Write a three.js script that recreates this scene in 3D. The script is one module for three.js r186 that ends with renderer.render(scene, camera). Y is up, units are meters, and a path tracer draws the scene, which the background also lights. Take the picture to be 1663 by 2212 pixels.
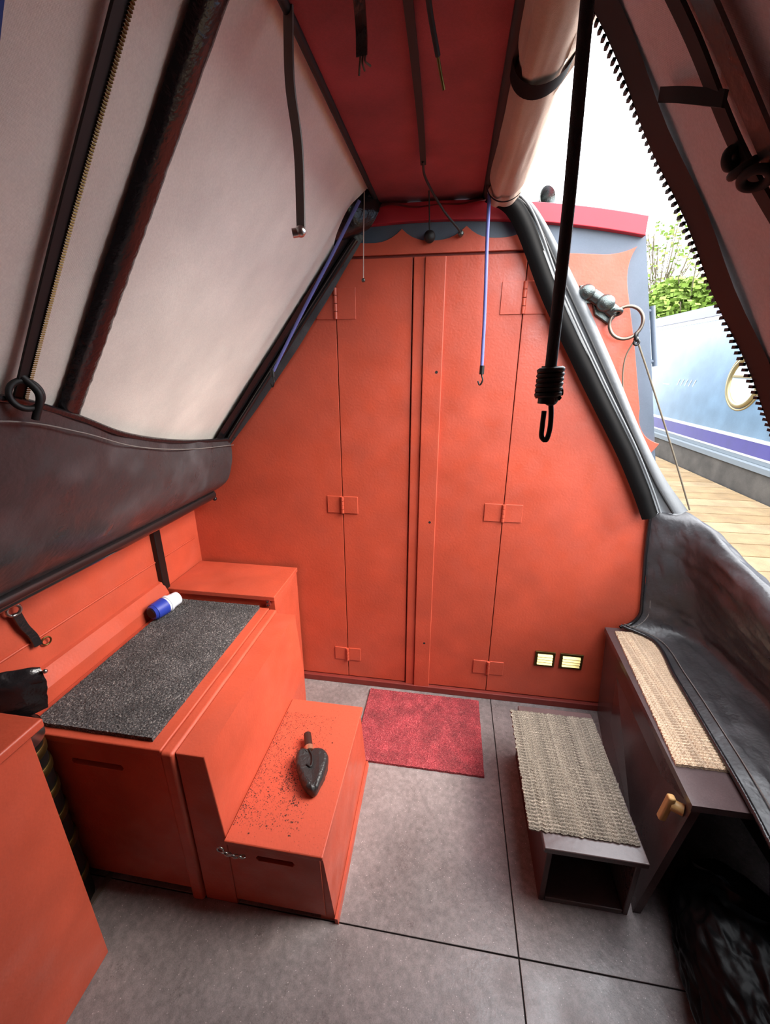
import * as THREE from 'three';
import { RoundedBoxGeometry } from 'three/addons/geometries/RoundedBoxGeometry.js';
import { mergeGeometries, mergeVertices } from 'three/addons/utils/BufferGeometryUtils.js';
import { ImprovedNoise } from 'three/addons/math/ImprovedNoise.js';

// ---------------------------------------------------------------- camera, sky, exposure
const scene = new THREE.Scene();
const renderer = new THREE.WebGLRenderer({ antialias: true });
renderer.toneMapping = THREE.LinearToneMapping;
renderer.toneMappingExposure = 6.5;
renderer.shadowMap.enabled = true;
const camera = new THREE.PerspectiveCamera(2 * Math.atan(1106 / 905) * 180 / Math.PI, 1663 / 2212, 0.02, 200);
camera.position.set(0, 1.395, 1.55);
camera.rotation.order = 'YXZ';
camera.rotation.set(-19.2 * Math.PI / 180, 8.8 * Math.PI / 180, 0);
scene.add(camera);
// veiled sun: a broad soft glow in the cloud, off to the right of the boat
const sun = new THREE.DirectionalLight(0xfff6ea, 2.15);
sun.position.set(6, 6.3, 1.1); sun.target.position.set(-0.3, 0.6, 0.4); sun.castShadow = true; sun.shadow.radius = 95;
Object.assign(sun.shadow.camera, { left: -6, right: 6, top: 6, bottom: -6, near: 0.1, far: 30 }); sun.shadow.mapSize.set(2048, 2048);
scene.add(sun, sun.target);

const perlin = new ImprovedNoise();
const fbm = (x, y, z = 0, o = 4) => { let s = 0, a = 0.5; for (let i = 0; i < o; i++) { s += a * perlin.noise(x, y, z + i * 7.3); x *= 2.03; y *= 2.03; z *= 2.03; a *= 0.5; } return s; };
let seedState = 20240611;
const rnd = () => { seedState = (seedState + 0x6d2b79f5) | 0; let t = Math.imul(seedState ^ (seedState >>> 15), 1 | seedState); t = (t + Math.imul(t ^ (t >>> 7), 61 | t)) ^ t; return ((t ^ (t >>> 14)) >>> 0) / 4294967296; };

{ // overcast sky: even bright cloud
  const w = 256, h = 128, d = new Float32Array(w * h * 4);
  for (let j = 0; j < h; j++) for (let i = 0; i < w; i++) {
    const a = (i / w) * Math.PI * 2, e = (j / h - 0.5) * Math.PI, c = Math.cos(e);
    const n = 1 + 0.16 * fbm(Math.cos(a) * c * 2.2, Math.sin(e) * 3.5, Math.sin(a) * c * 2.2, 4);
    const k = (j * w + i) * 4;
    d[k] = 0.94 * n; d[k + 1] = 0.98 * n; d[k + 2] = 1.03 * n; d[k + 3] = 1;
  }
  const t = new THREE.DataTexture(d, w, h, THREE.RGBAFormat, THREE.FloatType);
  t.mapping = THREE.EquirectangularReflectionMapping; t.magFilter = THREE.LinearFilter; t.needsUpdate = true;
  scene.background = t; scene.environment = t;
  scene.backgroundIntensity = 1.35; scene.environmentIntensity = 1.35;
}

// ---------------------------------------------------------------- textures
function dataTex(size, fn, srgb, rep = 1) {
  const d = new Uint8Array(size * size * 4);
  for (let j = 0; j < size; j++) for (let i = 0; i < size; i++) {
    const v = fn(i / size, j / size, i, j), k = (j * size + i) * 4;
    if (Array.isArray(v)) { d[k] = v[0]; d[k + 1] = v[1]; d[k + 2] = v[2]; } else d[k] = d[k + 1] = d[k + 2] = v;
    d[k + 3] = 255;
  }
  const t = new THREE.DataTexture(d, size, size);
  if (srgb) t.colorSpace = THREE.SRGBColorSpace;
  t.magFilter = THREE.LinearFilter; t.minFilter = THREE.LinearMipmapLinearFilter; t.generateMipmaps = true;
  t.wrapS = t.wrapT = THREE.RepeatWrapping; t.repeat.set(rep, rep); t.needsUpdate = true;
  return t;
}
const c8 = (v) => Math.max(0, Math.min(255, v));
const tone = (c, k) => [c8(c[0] * k), c8(c[1] * k), c8(c[2] * k)];
// tileable fbm
const hash2 = (i, j, s) => { let h = Math.imul(i + 101, 374761393) ^ Math.imul(j + 57, 668265263) ^ Math.imul(s + 13, 1274126177); h = Math.imul(h ^ (h >>> 13), 1274126177); return ((h ^ (h >>> 16)) >>> 0) / 4294967296; };
const vnoise = (x, y, n, s) => { const i = Math.floor(x), j = Math.floor(y), a = x - i, b = y - j, f = a * a * (3 - 2 * a), g = b * b * (3 - 2 * b), w = (k) => ((k % n) + n) % n; const h = (p, q) => hash2(w(i + p), w(j + q), s); return (h(0, 0) * (1 - f) + h(1, 0) * f) * (1 - g) + (h(0, 1) * (1 - f) + h(1, 1) * f) * g; };
const tile = (u, v, f, z = 0, o = 4) => { let s = 0, a = 0.5, n = Math.max(2, Math.round(f)); for (let k = 0; k < o; k++) { s += a * (vnoise(u * n, v * n, n, z * 7 + k) * 2 - 1); n *= 2; a *= 0.5; } return s; };
const T = {};
T.paintBump = dataTex(512, (u, v) => 128 + 90 * tile(u, v, 90, 3, 3) + 60 * tile(u, v, 14, 9, 2));
T.paintRough = dataTex(256, (u, v) => c8(255 * (0.46 + 0.22 * tile(u, v, 20, 5, 4))));
function paintMap(c, seed, dirt = 0.05) { return dataTex(512, (u, v) => { const k = 1 + dirt * 1.6 * tile(u, v, 12, seed, 4) + dirt * 0.8 * (rnd() - 0.5); return tone(c, k); }, true); }
T.canvasBump = dataTex(512, (u, v, i, j) => 128 + 50 * (((i >> 1) + (j >> 1)) % 2 ? 1 : -1) * 0.6 + 60 * (rnd() - 0.5) + 60 * tile(u, v, 8, 2, 3));
T.canvasMap = dataTex(512, (u, v) => tone([226, 222, 213], 1 + 0.08 * tile(u, v, 7, 4, 5) + 0.05 * (rnd() - 0.5)), true);
T.vinylBump = dataTex(512, (u, v) => 128 + 150 * Math.abs(tile(u, v, 10, 6, 4)) + 30 * tile(u, v, 60, 8, 2) + 10 * (rnd() - 0.5));
T.vinylMap = dataTex(512, (u, v) => { const s = Math.max(0, tile(u, v, 9, 12, 5)); return tone([56, 55, 57], 1 + 0.5 * s + 0.15 * (rnd() - 0.5)); }, true);
T.vinylRough = dataTex(256, (u, v) => c8(255 * (0.4 + 0.24 * tile(u, v, 12, 15, 5))));
T.floorMap = dataTex(1024, (u, v) => {
  let k = 1 + 0.22 * tile(u, v, 5, 21, 6) + 0.16 * tile(u, v, 120, 31, 2) + 0.2 * (rnd() - 0.5); 
  if (rnd() > 0.9985) k += 1.0; return tone([122, 113, 112], k);
}, true);
T.floorRough = dataTex(512, (u, v) => c8(255 * (0.4 + 0.22 * tile(u, v, 14, 41, 5) + 0.08 * (rnd() - 0.5))));
T.floorBump = dataTex(512, (u, v) => 128 + 60 * tile(u, v, 100, 51, 2) + 40 * (rnd() - 0.5));
const speck = (cols, seed) => dataTex(512, (u, v) => { const r = rnd(), c = r < 0.22 ? cols[1] : r > 0.9 ? cols[2] : cols[0]; return tone(c, 1 + 0.25 * tile(u, v, 24, seed, 4)); }, true);
T.rugMap = speck([[68, 66, 67], [34, 32, 34], [140, 134, 130]], 61);
T.rugBump = dataTex(512, () => 255 * rnd());
T.redMatMap = speck([[140, 52, 58], [98, 28, 36], [176, 96, 96]], 62);
T.greyCarpet = speck([[128, 118, 106], [76, 66, 60], [168, 156, 140]], 63);
T.beigeCarpet = speck([[212, 186, 158], [160, 126, 100], [236, 216, 192]], 64);
T.woodBump = dataTex(256, (u, v) => 128 + 80 * tile(u * 0.5, v, 40, 71, 3));
T.plankMap = dataTex(512, (u, v) => tone([136, 114, 84], 1 + 0.18 * tile(u, v, 18, 73, 5) + 0.12 * (rnd() - 0.5)), true);
T.waterBump = dataTex(512, (u, v) => 128 + 120 * tile(u, v, 14, 81, 4));
const rep = (t, n) => { const c = t.clone(); c.repeat.set(n, n); c.needsUpdate = true; return c; };

// ---------------------------------------------------------------- materials
const std = (o) => new THREE.MeshStandardMaterial(o);
const M = {};
M.red = std({ map: paintMap([178, 74, 52], 1), roughness: 1, roughnessMap: T.paintRough, bumpMap: rep(T.paintBump, 2), bumpScale: 0.0006 });
M.redDark = std({ map: paintMap([112, 36, 28], 2, 0.08), roughness: 0.6, bumpMap: T.paintBump, bumpScale: 0.0006 });
M.crimson = std({ map: paintMap([170, 30, 46], 3, 0.04), roughness: 0.5 });
M.ceiling = std({ map: paintMap([142, 60, 66], 4, 0.1), roughness: 0.75, bumpMap: rep(T.canvasBump, 3), bumpScale: 0.0005 });
M.greyBlue = std({ map: paintMap([78, 88, 102], 5, 0.06), roughness: 0.5 });
M.canvasHazeTint = std({ map: rep(T.canvasMap, 1.2), color: 0xf4eefa, roughness: 0.95, bumpMap: rep(T.canvasBump, 4), bumpScale: 0.0006, side: THREE.DoubleSide });  // same cream canvas, with a faint lilac haze tint put into its colour
M.canvasTan = std({ map: rep(T.canvasMap, 1.2), color: 0xc4aca0, roughness: 0.9, bumpMap: rep(T.canvasBump, 4), bumpScale: 0.0006, side: THREE.DoubleSide });
M.canvas = std({ map: rep(T.canvasMap, 1.2), roughness: 0.95, bumpMap: rep(T.canvasBump, 4), bumpScale: 0.0006, side: THREE.DoubleSide });
M.vinyl = std({ map: rep(T.vinylMap, 1.5), roughness: 1, roughnessMap: rep(T.vinylRough, 1.5), bumpMap: rep(T.vinylBump, 2.5), bumpScale: 0.0025, side: THREE.DoubleSide });
M.vinylGloss = std({ color: 0x1d1a1c, roughness: 0.22, bumpMap: rep(T.vinylBump, 6), bumpScale: 0.002, side: THREE.DoubleSide });
M.vinylGrey = std({ color: 0x6a6c6e, roughness: 0.45, bumpMap: rep(T.vinylBump, 3), bumpScale: 0.0015, side: THREE.DoubleSide });
M.tubeGloss = new THREE.MeshPhysicalMaterial({ color: 0x1a1819, roughness: 0.16, clearcoat: 0.6, clearcoatRoughness: 0.12 });
M.blackCloth = new THREE.MeshPhysicalMaterial({ color: 0x0b0a0a, roughness: 0.8, specularIntensity: 0.25, side: THREE.DoubleSide });
M.tape = std({ color: 0x1a1819, roughness: 0.7, side: THREE.DoubleSide });
M.webbing = std({ color: 0x77716d, roughness: 0.8, bumpMap: rep(T.canvasBump, 10), bumpScale: 0.0008, side: THREE.DoubleSide });
M.floor = std({ map: rep(T.floorMap, 0.8), roughness: 1, roughnessMap: T.floorRough, bumpMap: rep(T.floorBump, 2), bumpScale: 0.0008 });
M.gap = std({ color: 0x171312, roughness: 0.9 });
M.brown = std({ map: paintMap([82, 67, 67], 6, 0.1), roughness: 0.24, bumpMap: T.paintBump, bumpScale: 0.0004 });
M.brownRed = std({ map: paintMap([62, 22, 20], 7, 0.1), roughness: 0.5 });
M.rug = std({ map: rep(T.rugMap, 0.95), roughness: 1, bumpMap: rep(T.rugBump, 0.95), bumpScale: 0.004 });
M.redMat = std({ map: rep(T.redMatMap, 1.1), roughness: 1, bumpMap: rep(T.rugBump, 1.1), bumpScale: 0.003 });
M.greyCarpet = std({ map: rep(T.greyCarpet, 1.6), roughness: 1, bumpMap: rep(T.rugBump, 1.6), bumpScale: 0.002 });
M.beigeCarpet = std({ map: rep(T.beigeCarpet, 1.6), roughness: 1, bumpMap: rep(T.rugBump, 1.6), bumpScale: 0.002 });
M.brass = std({ color: 0xb8a268, metalness: 1, roughness: 0.3 });
M.brassOld = std({ color: 0x6e5a34, metalness: 1, roughness: 0.45 });
M.steel = std({ color: 0xb8bab8, metalness: 1, roughness: 0.28 });
M.pewter = std({ color: 0x5a605e, metalness: 0.9, roughness: 0.34, bumpMap: rep(T.paintBump, 6), bumpScale: 0.001 });
M.blackMetal = std({ color: 0x0d0c0c, metalness: 0.2, roughness: 0.45 });
M.blackRubber = std({ color: 0x0b0b0d, roughness: 0.6 });
M.bungee = std({ color: 0x11121a, roughness: 0.6, bumpMap: rep(T.canvasBump, 8), bumpScale: 0.001 });
M.leather = std({ color: 0x252526, roughness: 0.38, bumpMap: rep(T.vinylBump, 8), bumpScale: 0.002 });
M.blueCord = std({ color: 0x5a5f9c, roughness: 0.7 });
M.skyGapBlue = std({ color: 0x27468c, roughness: 0.8 });  // blue of the sky showing through a gap
M.whiteCord = std({ color: 0xb09a90, roughness: 0.7 });
M.rope = std({ color: 0x5d5446, roughness: 0.9 });
M.wood = std({ color: 0xb88f58, roughness: 0.5, bumpMap: rep(T.woodBump, 8), bumpScale: 0.0006 });
M.plugBlue = std({ color: 0x24389a, roughness: 0.4 });
M.plugWhite = std({ color: 0xd8dce6, roughness: 0.4 });
M.binBag = new THREE.MeshPhysicalMaterial({ color: 0x040405, roughness: 0.42, specularIntensity: 0.2, bumpMap: rep(T.vinylBump, 3), bumpScale: 0.001 });
M.boatBlue = std({ map: paintMap([90, 112, 130], 8, 0.08), roughness: 0.3 });
M.boatPurple = std({ map: paintMap([54, 46, 112], 9, 0.06), roughness: 0.4 });
M.boatRoof = std({ color: 0x5f6078, roughness: 0.5 });
M.boatWhite = std({ color: 0xb8b8b6, roughness: 0.5 });
M.boatHull = std({ map: paintMap([72, 68, 64], 10, 0.2), roughness: 0.7 });
M.boatBand = std({ color: 0x6e767c, roughness: 0.6 });
M.portGlass = new THREE.MeshPhysicalMaterial({ color: 0xb8c4c0, roughness: 0.08, metalness: 0.0, clearcoat: 1 });
M.portBrass = std({ color: 0x9c8c64, metalness: 0.8, roughness: 0.35 });
M.planks = [0, 1, 2].map((i) => std({ map: T.plankMap, color: [0xffffff, 0xf8f4ec, 0xf3ece0][i], roughness: 0.85, bumpMap: T.woodBump, bumpScale: 0.001 }));
M.water = std({ color: 0x2c332c, roughness: 0.08, bumpMap: rep(T.waterBump, 1), bumpScale: 0.02 });
M.grass = std({ color: 0x5c6f34, roughness: 1 });
M.leaf = [0x6d8434, 0x748a40, 0x47621e].map((c) => new THREE.MeshPhysicalMaterial({ color: c, roughness: 0.9, side: THREE.DoubleSide }));
M.bark = std({ color: 0x5c5244, roughness: 1 });

// step top: paint with black soot specks lying on it
function sootMap() {
  const W = 512, H = 1024, cv = document.createElement('canvas'); cv.width = W; cv.height = H; const g = cv.getContext('2d');
  g.fillStyle = 'rgb(178,74,52)'; g.fillRect(0, 0, W, H);
  for (let i = 0; i < 2600; i++) { const k = 0.94 + 0.12 * rnd(); g.fillStyle = `rgba(${178 * k | 0},${74 * k | 0},${52 * k | 0},0.35)`; g.fillRect(rnd() * W, rnd() * H, 3 + rnd() * 14, 3 + rnd() * 10); }
  const dot = (x, y, r, a) => { g.fillStyle = `rgba(42,16,12,${a})`; g.beginPath(); g.ellipse(x, y, r, r * (0.5 + rnd() * 0.6), rnd() * 3, 0, 7); g.fill(); };
  for (let i = 0; i < 2600; i++) { const y = (0.12 + 0.8 * rnd()) * H; dot(Math.pow(rnd(), 1.6) * W * 0.7 + 4, y, 1.0 + rnd() * 2.4, 0.35 + rnd() * 0.55); }
  for (let i = 0; i < 500; i++) dot(W * (0.42 + 0.16 * (rnd() - 0.5)), H * (0.55 + 0.3 * (rnd() - 0.5)), 1.2 + rnd() * 2.6, 0.4 + rnd() * 0.5);
  for (let i = 0; i < 500; i++) dot(rnd() * W, rnd() * H, 0.6 + rnd() * 1.8, 0.2 + rnd() * 0.4);
  for (let i = 0; i < 26; i++) dot(W * (0.55 + 0.1 * (rnd() - 0.5)), H * (0.745 + 0.06 * (rnd() - 0.5)), 2 + rnd() * 4, 0.7);
  for (const [u, v] of [[0.62, 0.93], [0.6, 0.86], [0.5, 0.83], [0.35, 0.9], [0.75, 0.33], [0.2, 0.95]]) for (let i = 0; i < 5; i++) dot(u * W + 10 * (rnd() - 0.5), v * H + 6 * (rnd() - 0.5), 2 + rnd() * 3, 0.6);
  const t = new THREE.CanvasTexture(cv); t.colorSpace = THREE.SRGBColorSpace; return t;
}

// ---------------------------------------------------------------- helpers
const used = {};
const numbered = (n) => { const k = used[n] = (used[n] ?? -1) + 1; return k ? `${n}_${String(k).padStart(3, '0')}` : n; };
const V = (x, y, z) => new THREE.Vector3(x, y, z);
function metreUV(g) { // uv in metres from the dominant direction of every face
  if (g.index) g = g.toNonIndexed();
  const p = g.attributes.position, uv = new Float32Array(p.count * 2), a = V(), b = V(), c = V(), n = V();
  for (let i = 0; i < p.count; i += 3) {
    a.fromBufferAttribute(p, i); b.fromBufferAttribute(p, i + 1); c.fromBufferAttribute(p, i + 2);
    n.crossVectors(b.clone().sub(a), c.clone().sub(a)); const x = Math.abs(n.x), y = Math.abs(n.y), z = Math.abs(n.z);
    [a, b, c].forEach((q, k) => { const [u, v] = y >= x && y >= z ? [q.x, q.z] : x >= z ? [q.z, q.y] : [q.x, q.y]; uv[(i + k) * 2] = u; uv[(i + k) * 2 + 1] = v; });
  }
  g.setAttribute('uv', new THREE.BufferAttribute(uv, 2)); return g;
}
const clean = (g) => { g = g.index ? g.toNonIndexed() : g; for (const k of Object.keys(g.attributes)) if (!['position', 'normal', 'uv'].includes(k)) g.deleteAttribute(k); if (!g.attributes.normal) g.computeVertexNormals(); return g; };
function obj(name, geos, mat, parent = scene, keepUV = false) {
  const list = (Array.isArray(geos) ? geos : [geos]).map((g) => clean(keepUV ? g : metreUV(g)));
  const m = new THREE.Mesh(list.length > 1 ? mergeGeometries(list) : list[0], mat);
  m.name = parent === scene ? numbered(name) : name; m.castShadow = m.receiveShadow = true; parent.add(m); return m;
}
function thing(name, label, category, group) { const o = new THREE.Group(); o.name = numbered(name); o.userData = { label, category }; if (group) o.userData.group = group; scene.add(o); return o; }
function tag(o, label, category, group) { Object.assign(o.userData, { label, category }); if (group) o.userData.group = group; return o; }
function struct(name, label, category) { const o = new THREE.Group(); o.name = name; o.userData = { kind: 'structure', label, category }; scene.add(o); return o; }
const box = (x0, x1, y0, y1, z0, z1, r = 0.003) => { const w = x1 - x0, h = y1 - y0, d = z1 - z0; const g = r ? new RoundedBoxGeometry(w, h, d, 2, Math.min(r, w / 2.1, h / 2.1, d / 2.1)) : new THREE.BoxGeometry(w, h, d); return g.translate((x0 + x1) / 2, (y0 + y1) / 2, (z0 + z1) / 2); };
function poly(pts, z0, z1, bevel = 0, holes = []) { // outline in x,y pushed along z
  const s = new THREE.Shape(pts.map((p) => new THREE.Vector2(p[0], p[1])));
  for (const h of holes) s.holes.push(new THREE.Path(h.map((p) => new THREE.Vector2(p[0], p[1]))));
  return new THREE.ExtrudeGeometry(s, { depth: z1 - z0 - 2 * bevel, bevelEnabled: bevel > 0, bevelSize: bevel, bevelThickness: bevel, bevelOffset: -bevel, bevelSegments: 2, curveSegments: 10 }).translate(0, 0, z0 + bevel);
}
function hexa(c) { // eight corners: four below (anticlockwise seen from above), four above
  const f = [[0, 3, 2, 1], [4, 5, 6, 7], [0, 1, 5, 4], [1, 2, 6, 5], [2, 3, 7, 6], [3, 0, 4, 7]], p = [];
  for (const q of f) for (const k of [q[0], q[2], q[1], q[0], q[3], q[2]]) p.push(...c[k]);
  const g = new THREE.BufferGeometry(); g.setAttribute('position', new THREE.Float32BufferAttribute(p, 3)); g.computeVertexNormals();
  g.computeBoundingBox(); return g;
}
const curve = (pts) => new THREE.CatmullRomCurve3(pts.map((p) => V(...p)));
const tube = (pts, r, n = 40, k = 10) => new THREE.TubeGeometry(curve(pts), n, r, k);
const cyl = (a, b, r0, r1 = r0, k = 20) => { const A = V(...a), B = V(...b), d = B.clone().sub(A), g = new THREE.CylinderGeometry(r1, r0, d.length(), k); g.applyQuaternion(new THREE.Quaternion().setFromUnitVectors(V(0, 1, 0), d.clone().normalize())); return g.translate(...A.add(B).multiplyScalar(0.5).toArray()); };
const ball = (p, r, sx = 1, sy = 1, sz = 1) => new THREE.SphereGeometry(r, 20, 14).scale(sx, sy, sz).translate(...p);
const torus = (r, t, k = 10, n = 40, arc = Math.PI * 2) => new THREE.TorusGeometry(r, t, k, n, arc);
function sheet(nu, nv, f, thick = 0) { // f(u,v) -> [x,y,z]; a cloth with a second face when thick
  const grid = (off) => {
    const g = new THREE.PlaneGeometry(1, 1, nu, nv), p = g.attributes.position, uv = g.attributes.uv;
    for (let i = 0; i < p.count; i++) p.setXYZ(i, ...f(uv.getX(i), uv.getY(i)));
    g.computeVertexNormals();
    if (off) { const n = g.attributes.normal; for (let i = 0; i < p.count; i++) p.setXYZ(i, p.getX(i) - n.getX(i) * off, p.getY(i) - n.getY(i) * off, p.getZ(i) - n.getZ(i) * off); }
    return g;
  };
  return thick ? [grid(0), grid(thick)] : grid(0);
}
function ribbon(pts, widthDir, w, t, n = 30) { // flat strap along a curve
  const c = curve(pts), W = V(...widthDir).normalize(), P = c.getSpacedPoints(n), pos = [], idx = [];
  P.forEach((p, i) => { const tg = c.getTangentAt(i / n), nn = V().crossVectors(tg, W).normalize(); for (const [a, b] of [[-1, -1], [1, -1], [1, 1], [-1, 1]]) { const q = p.clone().addScaledVector(W, a * w / 2).addScaledVector(nn, b * t / 2); pos.push(q.x, q.y, q.z); } });
  for (let i = 0; i < n; i++) for (let k = 0; k < 4; k++) { const a = i * 4 + k, b = i * 4 + (k + 1) % 4; idx.push(a, b, a + 4, b, b + 4, a + 4); }
  idx.push(0, 2, 1, 0, 3, 2); const e = n * 4; idx.push(e, e + 1, e + 2, e, e + 2, e + 3);
  const g = new THREE.BufferGeometry(); g.setAttribute('position', new THREE.Float32BufferAttribute(pos, 3)); g.setIndex(idx); const h = g.toNonIndexed(); h.computeVertexNormals(); return h;
}
const lerp = (a, b, t) => a + (b - a) * t;
// a smooth surface through rows of points
function loft(rows, nu, nv, wob = 0, fr = 6) {
  const cs = rows.map(curve);
  return sheet(nu, nv, (u, v) => {
    const col = new THREE.CatmullRomCurve3(cs.map((c) => c.getPoint(u))), p = col.getPoint(v), [fx, fy, fz] = Array.isArray(fr) ? fr : [fr, fr, fr], n = wob * fbm(p.x * fx, p.y * fy, p.z * fz, 3);
    return [p.x + n, p.y + n * 0.6, p.z];
  });
}

// ================================================================ THE SETTING
// floor: four sheets with open seams
{
  const f = struct('floor', 'dark brown sheet flooring of the boat well deck', 'floor');
  obj('subfloor', box(-1.1, 1.02, -0.06, -0.004, -0.03, 2.1, 0), M.gap, f);
  for (const [x0, x1, z0, z1] of [[-1.08, 0.2335, 0.0, 0.8835], [0.2365, 1.0, 0.0, 0.8835], [-1.08, 0.2335, 0.8865, 2.08], [0.2365, 1.0, 0.8865, 2.08]]) obj('floor_panel', box(x0, x1, -0.004, 0, z0, z1, 0.0015), M.floor, f);
  obj('metal_strip', box(-0.918, -0.9, 0, 0.006, 0.8, 1.1, 0.002), std({ color: 0x6a6058, roughness: 0.45, metalness: 0.3 }), f);
}
// bulkhead = the front of the cabin
const roofY = (x) => 1.872 - 0.066 * ((x + 0.1) / 0.64) ** 2;
const sideX = (y) => 0.716 - (y - 1.063) * 0.2336;
{
  const w = struct('wall_back', 'orange red painted cabin bulkhead with grey blue painted border', 'wall');
  const arch = []; for (let i = 0; i <= 24; i++) { const x = lerp(0.541, -0.741, i / 24); arch.push([x, roofY(x)]); }
  const outline = [[1.03, -0.02], [1.03, 0.72], [0.9, 0.82], [0.772, 0.82], ...arch, [-0.935, 1.065], [-1.1, 0.89], [-1.1, -0.02]];
  obj('bulkhead_base', poly(outline, -0.05, -0.012), M.greyBlue, w);
  obj('backing', box(-0.46, 0.27, 0.0, 1.76, -0.0119, -0.0105, 0), M.redDark, w);
  // left fixed panel
  obj('fixed_panel', poly([[-0.4125, 0.034], [-0.4125, 1.732], [-0.45, 1.732], [-0.70, 1.70], [-0.80, 1.60], [-0.915, 1.10], [-1.075, 0.90], [-1.08, 0.84], [-1.08, 0.034]].reverse(), -0.012, 0, 0.0012), M.red, w);
  // right fixed panel with its pointed, hollow corners
  const q = (x0, y0, cx, cy, x1, y1) => { const o = []; for (let i = 1; i <= 10; i++) { const t = i / 10; o.push([(1 - t) ** 2 * x0 + 2 * t * (1 - t) * cx + t * t * x1, (1 - t) ** 2 * y0 + 2 * t * (1 - t) * cy + t * t * y1]); } return o; };
  const edge = [[0.2145, 0.034], [1.0, 0.034], [1.0, 0.72], [0.86, 0.83], [0.70, 1.0], [0.662, 1.09], ...q(0.662, 1.09, 0.69, 1.115, 0.705, 1.145), ...q(0.705, 1.145, 0.625, 1.165, 0.622, 1.26), [0.572, 1.45], [0.521, 1.62], ...q(0.521, 1.62, 0.50, 1.69, 0.527, 1.735), ...q(0.527, 1.735, 0.48, 1.712, 0.42, 1.718), [0.2145, 1.732]];
  obj('fixed_panel', poly(edge, -0.012, 0, 0.0012), M.red, w);
  // header above the doors, its upper edge cut in hollow scallops
  const cusps = [-0.58, -0.385, -0.185, 0.018, 0.222], top = [];
  for (let i = 0; i < cusps.length - 1; i++) for (let k = 0; k < 12; k++) { const t = k / 12; top.push([lerp(cusps[i], cusps[i + 1], t), 1.772 + 0.036 * Math.pow(Math.abs(2 * t - 1), 2.6)]); }
  obj('header', poly([[0.222, 1.737], [-0.58, 1.737], ...top, [0.222, 1.808]].reverse(), -0.012, 0.004, 0.001), M.red, w);
  const fas = [], low = []; for (let i = 0; i <= 24; i++) { const x = lerp(-0.741, 0.541, i / 24); fas.push([x, roofY(x) + 0.004]); low.unshift([x, roofY(x) - 0.046]); }
  obj('roof_fascia', poly([...fas, ...low], -0.02, 0.012, 0.002), M.crimson, w);
  // cabin behind
  const body = [[0.772, 0.82], ...arch, [-0.972, 0.82]];
  obj('cabin', poly(body, -5, -0.05), M.greyBlue, w);
  for (let i = 0; i < 3; i++) obj('screw_hole', cyl([[-0.058, -0.062, -0.066][i], [1.375, 0.82, 0.26][i], -0.005], [[-0.058, -0.062, -0.066][i], [1.375, 0.82, 0.26][i], 0.0135], 0.005), M.gap, w);
  const b = struct('baseboard_back', 'dark red bottom rail under the cabin doors', 'baseboard');
  obj('rail', box(-0.64, 1.0, 0, 0.03, -0.01, 0.016, 0.003), M.redDark, b);
}
function door(name, label, x0, x1, hx, sizes) {
  const d = struct(name, label, 'door');
  obj('leaf', box(x0, x1, 0.034, 1.729, -0.0118, 0, 0.0015), M.red, d);
  for (const [y, w, h] of sizes) {
    const hg = obj('hinge', [box(hx - w / 2, hx - 0.006, y - h / 2, y + h / 2, -0.001, 0.004, 0.0012), box(hx + 0.006, hx + w / 2, y - h / 2, y + h / 2, -0.001, 0.004, 0.0012)], M.red, d);
    for (let k = 0; k < 4; k++) obj('knuckle', cyl([hx, y - h / 2 + k * h / 4 + 0.001, 0.006], [hx, y - h / 2 + (k + 1) * h / 4 - 0.001, 0.006], 0.0065, 0.0065, 12), M.red, hg);
  }
  return d;
}
const d1 = door('door_1', 'narrow orange red door leaf left of the centre strip', -0.4095, -0.149, -0.411, [[1.597, 0.14, 0.098], [0.871, 0.124, 0.07], [0.156, 0.118, 0.064]]);
obj('rebate_strip', box(-0.1445, -0.108, 0.012, 1.729, -0.0118, 0.006, 0.003), M.red, d1);
const d2 = door('door_2', 'wider orange red door leaf right of the centre strip', -0.106, 0.2115, 0.213, [[1.602, 0.145, 0.096], [0.869, 0.14, 0.07], [0.158, 0.128, 0.066]]);
obj('cover_strip', box(-0.107, -0.040, 0.006, 1.727, -0.002, 0.013, 0.003), M.red, d2);

// hull sides
{
  const w = struct('wall_left', 'orange red steel hull side with ledge above the locker', 'wall');
  obj('side_plate', box(-1.10, -1.065, 0, 0.86, 0, 2.1, 0.002), M.red, w);
  obj('ledge', poly([[-1.066, 0.0], [-1.066, 0.625], [-1.052, 0.622], [-1.032, 0.578], [-1.031, 0.0]], 0.28, 1.02, 0.001), M.red, w);
  obj('rubbing_ridge', tube([[-1.064, 0.70, 0.03], [-1.064, 0.705, 0.5], [-1.064, 0.71, 1.1]], 0.0035, 20, 6), M.red, w);
  obj('black_post', box(-1.066, -1.045, 0.585, 0.90, 0.25, 0.285, 0.003), M.blackMetal, w);
  obj('gunwale', box(-1.16, -1.03, 0.86, 0.885, 0, 2.1, 0.004), M.red, w);
  const r = struct('wall_right', 'hull side on the right under the black vinyl skirt', 'wall');
  obj('side_plate', box(1.0, 1.03, 0, 0.70, 0, 2.1, 0.002), M.brownRed, r);
  obj('gunwale', box(0.90, 1.05, 0.70, 0.725, 0, 2.1, 0.004), M.brownRed, r);
  const f = struct('wall_front', 'unseen end wall of the cover at the bow, made black to cut bounce light', 'wall');
  obj('end_canvas', poly([[-1.12, 0], [1.03, 0], [1.03, 0.72], [0.80, 0.88], [0.10, 1.90], [-0.28, 1.90], [-1.12, 0.88]], 1.80, 1.83), M.vinyl, f);  // out of view; black vinyl chosen to keep bounce off the locker fronts
}
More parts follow.
